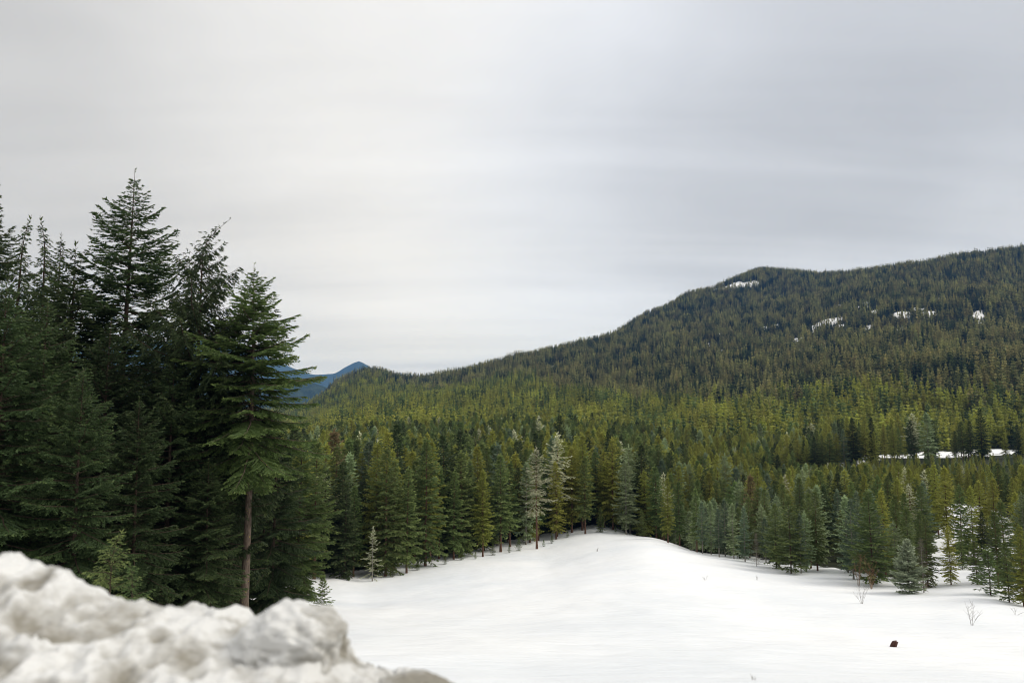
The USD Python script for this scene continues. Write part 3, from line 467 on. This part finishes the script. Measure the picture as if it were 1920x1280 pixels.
# the clearing's left and far edge
for fam, px, top, Y, label, kw in [
    ('brown_fir', 628, 806, 128, 'rusty orange brown topped conifer right of the left stand', {}),
    ('dark_fir', 650, 900, 106, 'dark green fir at the left end of the clearing edge', {}),
    ('dark_fir', 612, 870, 108, 'dark fir right behind the light green fir of the left stand', {}),
    ('green_fir', 727, 838, 110, 'large green fir with olive top standing right of the small pale snag', dict(variant=1)),
    ('dark_fir', 745, 792, 132, 'tall dark fir rising behind the large olive topped fir', {}),
    ('green_fir', 765, 876, 112, 'bluish green fir between two larger firs at the clearing edge', dict(variant=0)),
    ('green_fir', 800, 820, 119, 'broad tall green fir in the middle of the left clearing edge', dict(variant=1)),
    ('dark_fir', 864, 803, 150, 'dark tall conifer top behind the left clearing edge', {}),
    ('green_fir', 852, 882, 126, 'dark green fir with reddish stem left of the narrow yellow green fir', dict(variant=0)),
    ('green_fir', 880, 862, 137, 'slender fir behind and left of the narrow yellow green fir', dict(variant=2)),
    ('olive_fir', 906, 880, 129, 'narrow yellow green fir with bare reddish stem at the clearing edge', dict(variant=0, width=1.0)),
    ('green_fir', 939, 850, 135, 'green fir with reddish stem between the yellow green fir and the pale dead tree', dict(variant=2, width=1.2)),
    ('pale_snag', 1006, 838, 139, 'pale lichen covered dying conifer with long bare reddish trunk on the snow', dict(variant=0)),
    ('grey_fir', 986, 868, 144, 'half bare pale green conifer just left of the pale dying conifer', dict(variant=1)),
    ('olive_fir', 1042, 865, 150, 'olive conifer with reddish stem just right of the pale dying conifer', dict(variant=2)),
    ('green_fir', 1096, 854, 152, 'green fir standing out onto the snow at the top of the clearing', dict(variant=2)),
    ('olive_fir', 1132, 866, 162, 'olive fir behind the small young fir at the top of the clearing', dict(variant=0)),
    ('young_fir', 1126, 951, 153, 'small young green fir at the top of the clearing', dict(variant=1)),
    ('grey_fir', 1172, 862, 152, 'big pale grey green lichened fir at the crest of the clearing', dict(variant=0, width=1.1)),
    ('young_fir', 1203, 955, 149, 'small fir under the right side of the pale grey green lichened fir', dict(variant=1)),
    ('pale_snag', 700, 988, 105, 'small pale half dead conifer at the left clearing edge', dict(variant=1)),
    ('dark_fir', 685, 880, 118, 'dark fir in the shaded gap behind the small pale half dead conifer', {}),
    ('green_fir', 825, 870, 127, 'green fir with trunk bare at the foot right of the broad tall fir', dict(variant=2)),
    # right of the crest
    ('olive_fir', 1250, 893, 137, 'olive fir right of the crest, first of the trees beyond it', dict(variant=0)),
    ('green_fir', 1272, 902, 143, 'green fir behind the slender trees right of the crest', dict(variant=2)),
    ('blue_spruce', 1315, 940, 124, 'blue green spruce with white stem beyond the crest', dict(variant=1)),
    ('green_fir', 1304, 914, 130, 'green fir just left and behind the white stemmed spruce', dict(variant=2)),
    ('grey_fir', 1331, 940, 126, 'thin grey green fir just right of the white stemmed spruce', dict(variant=1)),
    ('blue_spruce', 1346, 952, 119, 'blue green spruce, left one of a close pair with pale stems', dict(variant=1)),
    ('blue_spruce', 1357, 936, 123, 'taller blue green spruce, right one of a close pair with pale stems', dict(variant=0)),
    ('grey_fir', 1373, 944, 117, 'thin whitish half bare fir with pale stem below the rusty brown tree', dict(variant=1)),
    ('blue_spruce', 1394, 950, 113, 'slim blue green spruce left of the bare reddish sapling', dict(variant=0)),
    ('brown_fir', 1406, 890, 136, 'rusty brown dead conifer among the green trees right of the crest', {}),
    ('bare_sapling', 1417, 1000, 107, 'bare reddish sapling without needles beside the bright green fir', dict(variant=0)),
    ('green_fir', 1431, 914, 126, 'green fir behind the bare reddish sapling', dict(variant=0)),
    ('young_fir', 1452, 945, 106, 'green fir left of the bright conical fir', dict(variant=0)),
    ('young_fir', 1478, 928, 100, 'bright green conical fir standing forward at the right clearing edge', dict(variant=0)),
    ('blue_spruce', 1498, 964, 100, 'narrow pale blue green spruce right of the bright conical fir', dict(variant=1)),
    ('green_fir', 1515, 922, 106, 'left of two tall green firs right of the narrow pale spruce', dict(variant=2)),
    ('green_fir', 1527, 919, 103, 'right of two tall green firs right of the narrow pale spruce', dict(variant=0)),
    ('grey_fir', 1584, 930, 101, 'hazy brownish grey fir left of the big green fir', dict(variant=1)),
    ('blue_spruce', 1594, 936, 93, 'pale frosted spruce touching the left side of the big green fir', dict(variant=0)),
    ('young_fir', 1628, 920, 88, 'big wide green fir at the right clearing edge above the reddish shrubs', dict(variant=0, width=1.15)),
    ('olive_fir', 1653, 916, 97, 'olive topped fir behind the right shoulder of the big wide fir', dict(variant=0)),
    ('green_fir', 1677, 925, 99, 'green fir behind the grey bushy spruce', dict(variant=2)),
    ('young_fir', 1700, 950, 94, 'green young fir rising just above the grey bushy spruce', dict(variant=1)),
    ('green_fir', 1723, 957, 97, 'green fir rising behind the bare brown sapling', dict(variant=0)),
    ('bushy_spruce', 1700, 1012, 79, 'grey green bushy spruce pyramid standing on the snow', {}),
    ('bare_sapling', 1727, 1010, 80, 'bare brown needleless sapling beside the grey bushy spruce', {}),
    ('olive_fir', 1777, 985, 86, 'olive fir just left of the snowy gap in the trees', dict(variant=1)),
    ('olive_fir', 1752, 868, 132, 'tall yellow olive conifer top behind the right clearing edge', dict(variant=0)),
    ('young_fir', 1800, 994, 102, 'small dark fir inside the snowy gap', dict(variant=1)),
    ('green_fir', 1827, 1004, 84, 'green fir at the right side of the snowy gap', dict(variant=1)),
    ('small_fir', 1852, 1032, 75, 'small dark fir standing out on the snow near the right edge', dict(width=1.4)),
    ('green_fir', 1863, 956, 82, 'green fir with thin dark stem near the right edge', dict(variant=2)),
    ('young_fir', 1885, 1015, 71, 'green young fir at the snow, second from the right edge', dict(variant=1)),
    ('olive_fir', 1910, 984, 69, 'olive green fir cut by the right edge at the snow', dict(variant=1)),
    ('pale_snag', 1694, 876, 152, 'pale lichen hung snag among the trees below the snowy strip', dict(variant=0)),
    ('grey_fir', 1584, 876, 152, 'pale olive grey fir behind the hazy brownish grey fir', dict(variant=0)),
    ('grey_fir', 1503, 876, 160, 'pale grey olive fir behind the narrow pale spruce', dict(variant=0)),
    ('grey_fir', 1358, 850, 190, 'pale grey green tree behind the close pair of spruces', dict(variant=0)),
]:
    x, y, H = spot(px, top, Y)
    if y < edge_y(px) - 0.5 and fam not in ('bushy_spruce', 'bare_sapling', 'small_fir'): pass
    seen(fam, px, top, Y, label, **kw)

# ---------------------------------------------------------------- the forest around: single trees first, the rest as stuff
def scatter(r0, r1, half, spacing, seed):
    rng = np.random.default_rng(seed); n = int(2*r1/spacing)
    gx, gy = np.meshgrid(np.arange(-n, n)*spacing, np.arange(0, n)*spacing)
    x = (gx + rng.uniform(-0.42, 0.42, gx.shape)*spacing).ravel(); y = (gy + rng.uniform(-0.42, 0.42, gx.shape)*spacing).ravel()
    r = np.hypot(x, y); ok = (r >= r0) & (r < r1) & (np.abs(np.arctan2(x, y)) < half)
    return x[ok], y[ok]
x, y = scatter(50, 420, d2(44), 4.3, 7)
ok = ~contains_xy(CLEARING.buffer(2.2), x, y) & ~contains_xy(STAND, x, y) & (openness(x, y) < 0.42) & (np.hypot(x, y) > 60)
x, y = x[ok], y[ok]; T0 = np.array(taken)
dmin = np.min(np.hypot(x[:, None]-T0[None, :, 0], y[:, None]-T0[None, :, 1]), 1); x, y = x[dmin > 2.3], y[dmin > 2.3]
rng = np.random.default_rng(77); r = np.hypot(x, y); px = 960 + F*x/y
dist_edge = shapely.distance(shapely.points(np.stack([x, y], 1)), CLEARING)
right = smoothstep(1180, 1300, px)
H = 18.5 + rng.normal(0, 2.2, len(x)) - 7.5*right*smoothstep(60, 5, dist_edge) - 2.5*right
zone = (px > 1380) & (y < 274)
cap = np.array([ray(a_, 872, b_)[2] for a_, b_ in zip(px, y)]) - zg(x, y)
H = np.where(zone, np.minimum(H, np.maximum(4.5, cap*rng.uniform(0.72, 1.10, len(x)))), H)
bare = ((px > 1635) & (y > 272) & (y < 356) & (rng.uniform(0, 1, len(x)) < 0.86)) | ((px > 1400) & (px <= 1635) & (y > 270) & (y < 335) & (rng.uniform(0, 1, len(x)) < 0.35))
thin = bare | (rng.uniform(0, 1, len(x)) < 0.34*right*smoothstep(110, 10, dist_edge)*(px > 1500))
x, y, r, px, H, dist_edge, right = (q[~thin] for q in (x, y, r, px, H, dist_edge, right))
u = rng.uniform(0, 1, len(x)); fams = np.where(u < 0.42, 'green_fir', np.where(u < 0.74, 'olive_fir', np.where(u < 0.90, 'dark_fir', np.where(u < 0.955, 'grey_fir', np.where(u < 0.985, 'blue_spruce', 'pale_snag')))))
olive = (right > 0.5) & (dist_edge > 35) & (u < 0.75); fams[olive] = np.where(u[olive] < 0.18, 'green_fir', 'olive_fir')
young = (right > 0.5) & (dist_edge < 28); fams[young] = np.where(u[young] < 0.3, 'green_fir', np.where(u[young] < 0.58, 'blue_spruce', np.where(u[young] < 0.74, 'young_fir', 'grey_fir')))
inframe = (np.abs(px-960) < 985) & (dist_edge > 0)
score = np.where(inframe & (dist_edge < 60), H/r, 0)
order = np.argsort(-score); NSINGLE = 300 - len(taken)
DESC = {'green_fir': 'green fir', 'olive_fir': 'olive green fir', 'dark_fir': 'dark green fir', 'grey_fir': 'pale lichened fir', 'blue_spruce': 'blue green spruce', 'pale_snag': 'pale half dead conifer', 'young_fir': 'young green fir'}
ZONES = [(690, 'between the left stand and the small pale conifer'), (830, 'behind the large olive topped fir'), (925, 'around the narrow yellow green fir'),
         (1075, 'around the pale dying conifer on the snow'), (1200, 'near the big grey green lichened crest fir'), (1340, 'just right of the crest of the clearing'), (1480, 'left of the bright conical fir'),
         (1640, 'around the big wide fir with reddish shrubs'), (1780, 'behind the grey bushy spruce'), (9999, 'right of the snowy gap near the edge')]
sel = order[:NSINGLE]; zn = np.array([next(z for lim, z in ZONES if px[k] < lim) for k in sel]); mean_h = {z: H[sel][zn == z].mean() for z in set(zn)}
for k in order[:NSINGLE]:
    zone = next(z for lim, z in ZONES if px[k] < lim); fam = str(fams[k])
    size = '' if abs(H[k]-mean_h[zone]) < 1.3 else 'taller ' if H[k] > mean_h[zone] else 'lower '
    stand(fam, x[k], y[k], H[k], f'{size}{DESC[fam]} among trees {zone}', f'{size}{DESC[fam]}s crowded {zone}', variant=int(rng.integers(9)), width=float(rng.uniform(0.9, 1.2)))

def instancer(name, protos, pos, idx, scale, rot, label):
    pi = UsdGeom.PointInstancer.Define(stage, '/World/'+name)
    rel = []
    for k, (pname, ref) in enumerate(protos):
        p = f'/World/{name}/prototypes/{pname}'; o = UsdGeom.Xform.Define(stage, p); o.GetPrim().GetReferences().AddInternalReference(ref); rel.append(p)
    pi.CreatePrototypesRel().SetTargets(rel)
    pi.CreateProtoIndicesAttr(Vt.IntArray.FromNumpy(idx.astype(np.int32))); pi.CreatePositionsAttr(Vt.Vec3fArray.FromNumpy(pos.astype(np.float32)))
    pi.CreateScalesAttr(Vt.Vec3fArray.FromNumpy(scale.astype(np.float32)))
    q = np.stack([np.cos(rot/2), 0*rot, 0*rot, np.sin(rot/2)], 1)
    pi.CreateOrientationsAttr(Vt.QuathArray([Gf.Quath(float(w), 0, 0, float(s)) for w, _, _, s in q]))
    return tag(pi, label, 'forest', kind='stuff')
rest = order[NSINGLE:]
keys = [k for k in PROTO if k.rsplit('_', 1)[0] in DESC]; kid = {}
for n, k in enumerate(keys): kid.setdefault(k.rsplit('_', 1)[0], []).append(n)
idx = np.array([kid[str(fams[k])][int(rng.integers(len(kid[str(fams[k])])))] for k in rest])
H0 = np.array([PROTO[k][1] for k in keys])
s = H[rest]/H0[idx]; w = s*rng.uniform(0.9, 1.25, len(rest))
instancer('valley_forest', [(k, PROTO[k][0]) for k in keys], np.stack([x[rest], y[rest], zg(x[rest], y[rest])], 1), idx, np.stack([w, w, s], 1), rng.uniform(0, 6.28, len(rest)), 'mixed conifer forest filling the valley floor behind the clearing')

# distant forest: small clusters of simple trees
def simple_tree(m, rng, x, y, H, R, nb=44):
    """a small far conifer: tiers of drooping boughs round a stem"""
    tier = np.arange(nb)//5; nt = tier.max()+1; t = (tier+rng.uniform(0.1, 0.9, nt)[tier])/nt + rng.normal(0, 0.01, nb); t = np.clip(t, 0, 0.99)
    az = np.arange(nb)*2*math.pi/5 + tier*0.7 + rng.normal(0, 0.3, nb)
    prof = (1-t)**0.72*(0.55+0.45*np.minimum(1, t/0.15))+0.05
    L = R*prof*rng.uniform(0.72, 1.3, nb); z = H*(0.10+0.88*t)
    d = unit(np.stack([np.cos(az), np.sin(az), -0.32+0.75*t+rng.normal(0, 0.1, nb)], 1))
    base = np.stack([np.full(nb, x), np.full(nb, y), z], 1); tone = rng.uniform(0, 0.85)
    tint = np.clip(tone + rng.normal(0, 0.12, nb) + 0.14*t, 0, 1)
    blades(m, base, d, L, L*0.95+0.3, rng, tint, 0.25)
    blades(m, base-[0, 0, 0.15], unit(d*[1, 1, 0.3]+rng.normal(0, 0.25, (nb, 3))-[0, 0, 0.25]), L*0.85, L*0.6+0.3, rng, np.clip(tint-0.08, 0, 1), 1.2)
    k = 4; th = np.arange(k)/k*6.2832
    cone = np.vstack([np.stack([x+0.12*R*np.cos(th), y+0.12*R*np.sin(th), np.full(k, -2.0)], 1), [[x, y, H]]])
    m.add(cone, [[q, (q+1) % k, k] for q in range(k)], max(0, tone-0.25))
def clusters(prefix, mats, n_tree, rad, H, count, seed, dead=0.03):
    out = []
    for c in range(count):
        rng = np.random.default_rng(seed+c); m = Mesh(); dm = Mesh()
        a = np.arange(n_tree)*2.39996 + rng.normal(0, 0.3, n_tree); rr = rad*np.sqrt((np.arange(n_tree)+0.5)/n_tree)
        for q in range(n_tree):
            h = H*(rng.uniform(0.55, 0.8) if rng.uniform() < 0.3 else rng.uniform(0.8, 1.28)); tx, ty = rr[q]*math.cos(a[q]), rr[q]*math.sin(a[q])
            simple_tree(m, rng, tx, ty, h, h*rng.uniform(0.15, 0.20))
        path = f'/World/kind_of_{prefix}_{c}'
        stage.CreateClassPrim(path); UsdGeom.Xform.Define(stage, path); stage.GetPrimAtPath(path).SetSpecifier(Sdf.SpecifierClass)
        v, f, t = m.get(); put(path+'/crown', (v, f), mats[c % len(mats)], False, tint=t); out.append((f'{prefix}_{c}', path))
    return out
def visible(x, y, top, seed=0):
    """drops what lies well behind a ridge, seen from the road"""
    r = np.hypot(x, y); ph = np.arctan2(x, y); return r < RIDGE_F(ph)*1.09
def far_forest(name, r0, r1, spacing, protos, seed, label, keepf=None, sc=(0.85, 1.15)):
    x, y = scatter(r0, r1, d2(43), spacing, seed); ok = visible(x, y, 20) & (np.maximum.reduce([openness(x+a_, y+b_) for a_, b_ in ((0, 0), (5, 0), (-5, 0), (0, 7), (0, -7))]) < 0.55)
    if keepf is not None: ok &= keepf(x, y)
    x, y = x[ok], y[ok]; rng = np.random.default_rng(seed+1); s = rng.uniform(*sc, len(x))
    s = s*(0.86+0.3*meshkit.fbm(np.stack([x, y, 0*x], -1)/60.0, 3, 41))
    return instancer(name, protos, np.stack([x, y, zg(x, y)-0.8], 1), rng.integers(0, len(protos), len(x)), np.stack([s, s, s], 1), rng.uniform(0, 6.28, len(x)), label)
def up_slope(x, y):
    px = 960+F*x/np.maximum(y, 1); p = np.stack([x, y, 0*x], -1)
    lim = np.interp(px, [600, 850, 1100, 1400, 1900], [1750, 1350, 960, 740, 690])
    return np.hypot(x, y) > lim*(1 + 0.34*(meshkit.fbm(p/150.0, 4, 51)-0.5) + 0.22*(meshkit.noise(p/11.0, 53)-0.5))
VAL = clusters('valley_trees', [FOL['valley'], FOL['valley'], FOL['green']], 6, 7.0, 18.5, 10, 300)
FARP = clusters('mountain_trees', [FOL['far'], FOL['far'], FOL['dark']], 6, 7.8, 18.0, 10, 400)
far_forest('far_valley_forest', 415, 1900, 13.6, VAL, 501, 'olive green conifer forest rising from the valley to the mountain foot', lambda x, y: ~up_slope(x, y))
far_forest('mountain_forest', 550, 2900, 15.6, FARP, 502, 'dark green conifer forest covering the mountain up to its skyline', up_slope)

LONE = clusters('lone_hill_trees', [FOL['far']], 1, 0.1, 11.0, 4, 600)
rngl = np.random.default_rng(9); pts = []
for ox, oy, a_, b_ in OPEN:
    if math.hypot(ox, oy) > 600:
        for _ in range(max(2, int(a_*b_*2.2/26))):
            t_, q_ = rngl.normal(0, 0.6*a_), rngl.normal(0, 1.2*b_); h_ = math.hypot(ox, oy); pts.append((ox + t_*oy/h_ + q_*ox/h_, oy - t_*ox/h_ + q_*oy/h_))
pts = np.array(pts); sc_ = rngl.uniform(0.5, 1.3, len(pts))
instancer('scattered_hill_trees', LONE, np.stack([pts[:, 0], pts[:, 1], zg(pts[:, 0], pts[:, 1])-0.3], 1), rngl.integers(0, 4, len(pts)), np.stack([sc_]*3, 1), rngl.uniform(0, 6.28, len(pts)), 'small dark trees scattered over the snowy openings on the mountain')

# ---------------------------------------------------------------- ploughed snow bank by the road
BANK = [(-500, 1030), (-200, 1035), (0, 1044), (60, 1056), (105, 1050), (160, 1072), (210, 1100), (265, 1117), (330, 1134), (400, 1150), (450, 1163), (520, 1166), (600, 1170), (650, 1205), (720, 1236), (830, 1285), (950, 1330), (1200, 1420)]
YB = 4.6
bx = np.array([ray(px, py, YB)[0] for px, py in BANK]); bz = np.array([ray(px, py, YB)[2] for px, py in BANK])
crest = PchipInterpolator(bx, bz-0.09)
nx, ny = 520, 150
xs = np.linspace(-6.2, 1.0, nx); tt = np.linspace(-1, 1, ny)
X, TT = np.meshgrid(xs, tt, indexing='ij')
top = np.maximum(crest(np.clip(X, bx[0], bx[-1])), ROAD_Z-0.1)
Ymesh = YB + np.where(TT < 0, TT*2.2, TT*2.6)
foot = np.where(TT < 0, ROAD_Z-0.12, ROAD_Z-1.3)
sh = np.where(TT < 0, 1-np.abs(TT)**1.25, 1-np.abs(TT)**1.15)
Z = foot + (top-foot)*np.clip(sh, 0, 1)
P3 = np.stack([X, Ymesh, Z], -1)
lump = (meshkit.fbm(P3*[1.8, 1.8, 1.8], 3, 61)-0.5)
cell = np.abs(meshkit.fbm(P3*[3.6, 3.6, 3.6], 4, 63)-0.5)
amp = np.clip((top-foot)*0.5, 0.02, 1.0)*(0.35+0.65*smoothstep(0.0, 0.25, np.abs(TT)))
Z = Z + amp*(lump*0.75 + (0.12-cell)*0.75) + (meshkit.fbm(P3*9, 4, 67)-0.5)*0.10 + (0.12-np.abs(meshkit.fbm(P3*17, 3, 69)-0.5))*0.06
v = np.stack([X, Ymesh + lump*0.25, Z], -1).reshape(-1, 3)
i, j = np.meshgrid(np.arange(nx-1), np.arange(ny-1), indexing='ij'); a = (i*ny+j).ravel()
dirt = (cell*1.1 - lump*0.40 - 0.02).ravel()
bank = put('/World/snow_bank', (v, np.stack([a, a+ny, a+ny+1, a+1], 1)), DIRTY, True, dirt=dirt)
tag(bank, 'dirty lumpy ploughed snow bank along the road, high at the left and sloping down', 'snow bank')
def chunk(name, px, py, Y, size, seed, label, dirt0=0.0):
    m = trimesh.creation.icosphere(5, 1.0); c = ray(px, py, Y); p = m.vertices.copy()
    p = np.sign(p)*np.abs(p)**0.82
    n = (meshkit.fbm(p*1.3+seed, 3, seed)-0.5)*0.60 + (0.15-np.abs(meshkit.fbm(p*2.6+seed, 4, seed+1)-0.5))*0.55 + (meshkit.fbm(p*7+seed, 3, seed+2)-0.5)*0.16
    p = p*(1+n[:, None])*np.array(size)
    v = p + c; d = dirt0 + (-n*0.7) + 0.14*(p[:, 0]/size[0])
    tag(put(numbered(name), (v, m.faces), DIRTY, True, dirt=d), label, 'snow chunk')
chunk('snow_chunk', 540, 1222, 4.5, (0.32, 0.28, 0.26), 71, 'big rounded chunk of dirty snow on the low right end of the snow bank', 0.04)
chunk('snow_chunk', 778, 1290, 4.3, (0.22, 0.16, 0.07), 83, 'small grey dirty snow lump beside the foot of the snow bank', 0.22)

# ---------------------------------------------------------------- small things on the snow
WOOD = bark('weathered_stump', (0.03, 0.014, 0.010), (0.085, 0.040, 0.030)); CUT = bark('broken_wood', (0.14, 0.06, 0.05), (0.25, 0.13, 0.10))
TW = bark('twig_bark', (0.07, 0.055, 0.045), (0.16, 0.13, 0.11)); RED = bark('reddish_stems', (0.14, 0.075, 0.045), (0.30, 0.19, 0.11))
g = ground_at(1675, 1212); st = UsdGeom.Xform.Define(stage, '/World/tree_stump'); st.AddTranslateOp().Set(Gf.Vec3d(*map(float, g))); st.AddRotateYOp().Set(14.0); st.AddScaleOp().Set(Gf.Vec3f(1.1, 1.1, 0.8))
tag(st, 'small dark reddish brown broken stump sticking out of the snow', 'stump')
k = 14; th = np.arange(k)/k*2*math.pi; rr = 0.135*(1+0.18*np.sin(3*th+1))
jag = 0.36 + 0.06*np.sin(2*th) + 0.07*np.array([1, -1]*7)*np.random.default_rng(4).uniform(0.2, 1, 14)
rows = [np.stack([rr*s*np.cos(th)+o, rr*s*np.sin(th), z], 1) for s, z, o in ((1.15, np.full(k, -0.25), 0), (1.02, np.full(k, 0.1), 0.01), (0.9, jag, 0.05), (0.62, jag-0.03, 0.05))]
v = np.vstack(rows); f = [[r_*k+q, r_*k+(q+1) % k, (r_+1)*k+(q+1) % k, (r_+1)*k+q] for r_ in range(3) for q in range(k)]
put('/World/tree_stump/stem', (v, f), WOOD, 30)
put('/World/tree_stump/broken_top', (np.vstack([rows[3]+[0, 0, 0.002], [[0.05, 0, 0.25]]]), [[q, (q+1) % k, k] for q in range(k)]), CUT)
def shrub(px, py, hpx, n, mat, label, seed, spread=0.5, cat='shrub', name='bare_shrub', rad=0.012, Y=None):
    g = ground_at(px, py) if Y is None else np.array([ray(px, py, Y)[0], Y, float(zg(ray(px, py, Y)[0], Y))])
    Hs = hpx/F*g[1]; rng = np.random.default_rng(seed); x = UsdGeom.Xform.Define(stage, numbered(name)); x.AddTranslateOp().Set(Gf.Vec3d(*map(float, g))); root = str(x.GetPath())
    tag(x, label, cat)
    for q in range(n):
        m = Mesh(); a = rng.uniform(0, 6.28); lean = rng.uniform(0.05, spread)*Hs; h = Hs*rng.uniform(0.6, 1.0); s = np.linspace(0, 1, 6)
        w = np.cumsum(rng.normal(0, 0.05, (6, 2)), 0)*Hs*0.25
        P = np.stack([0.05*math.cos(a)+lean*s**1.3*math.cos(a)+w[:, 0]*s, 0.05*math.sin(a)+lean*s**1.3*math.sin(a)+w[:, 1]*s, -0.1+(h+0.1)*s], 1)
        m.add(*tube(P, rad*np.linspace(1, 0.35, 6), 4))
        for _ in range(6):
            t0 = rng.uniform(0.25, 0.95); o = np.array([np.interp(t0, s, P[:, c]) for c in range(3)]); b = rng.uniform(0, 6.28); l = Hs*rng.uniform(0.12, 0.34)
            m.add(*tube(np.array([o, o+[l*0.35*math.cos(b), l*0.35*math.sin(b), l*0.35], o+[l*0.75*math.cos(b), l*0.75*math.sin(b), l*0.8]]), rad*np.array([0.6, 0.45, 0.25]), 3))
        v, f, _ = m.get(); put(numbered('stem', root), (v, f), mat, True)
shrub(1616, 1131, 33, 6, TW, 'small bare grey shrub on the snow below the reddish shrubs', 1, 0.5)
shrub(1822, 1172, 42, 5, TW, 'bare wispy grey shrub alone on the snow at the right', 2, 0.7)
shrub(1610, 1098, 60, 7, RED, 'tan stemmed leafless shrub at the foot of the big wide fir', 3, 0.25, rad=0.022)
shrub(1634, 1104, 52, 6, RED, 'reddish leafless shrub right of the tan stemmed shrub', 4, 0.22, rad=0.022)
shrub(1735, 1108, 22, 5, RED, 'low rusty brush at the foot of the bare brown sapling', 9, 0.8)
shrub(1905, 1152, 16, 3, TW, 'low dark twig reaching over the snow at the right edge', 5, 1.6)
shrub(1322, 1087, 8, 3, TW, 'tiny dark twig on the snow below the pair of spruces', 6, 0.5, cat='twig', name='twig')
shrub(1420, 1087, 9, 3, TW, 'tiny dark twig on the snow below the bare reddish sapling', 7, 0.5, cat='twig', name='twig')
shrub(1415, 1274, 11, 3, TW, 'tiny dark twig near the bottom of the snow slope', 8, 0.7, cat='twig', name='twig', rad=0.006)
shrub(1119, 1034, 7, 4, TW, 'small dark twig tuft near the top of the snow slope', 10, 0.8, cat='twig', name='twig', rad=0.02)
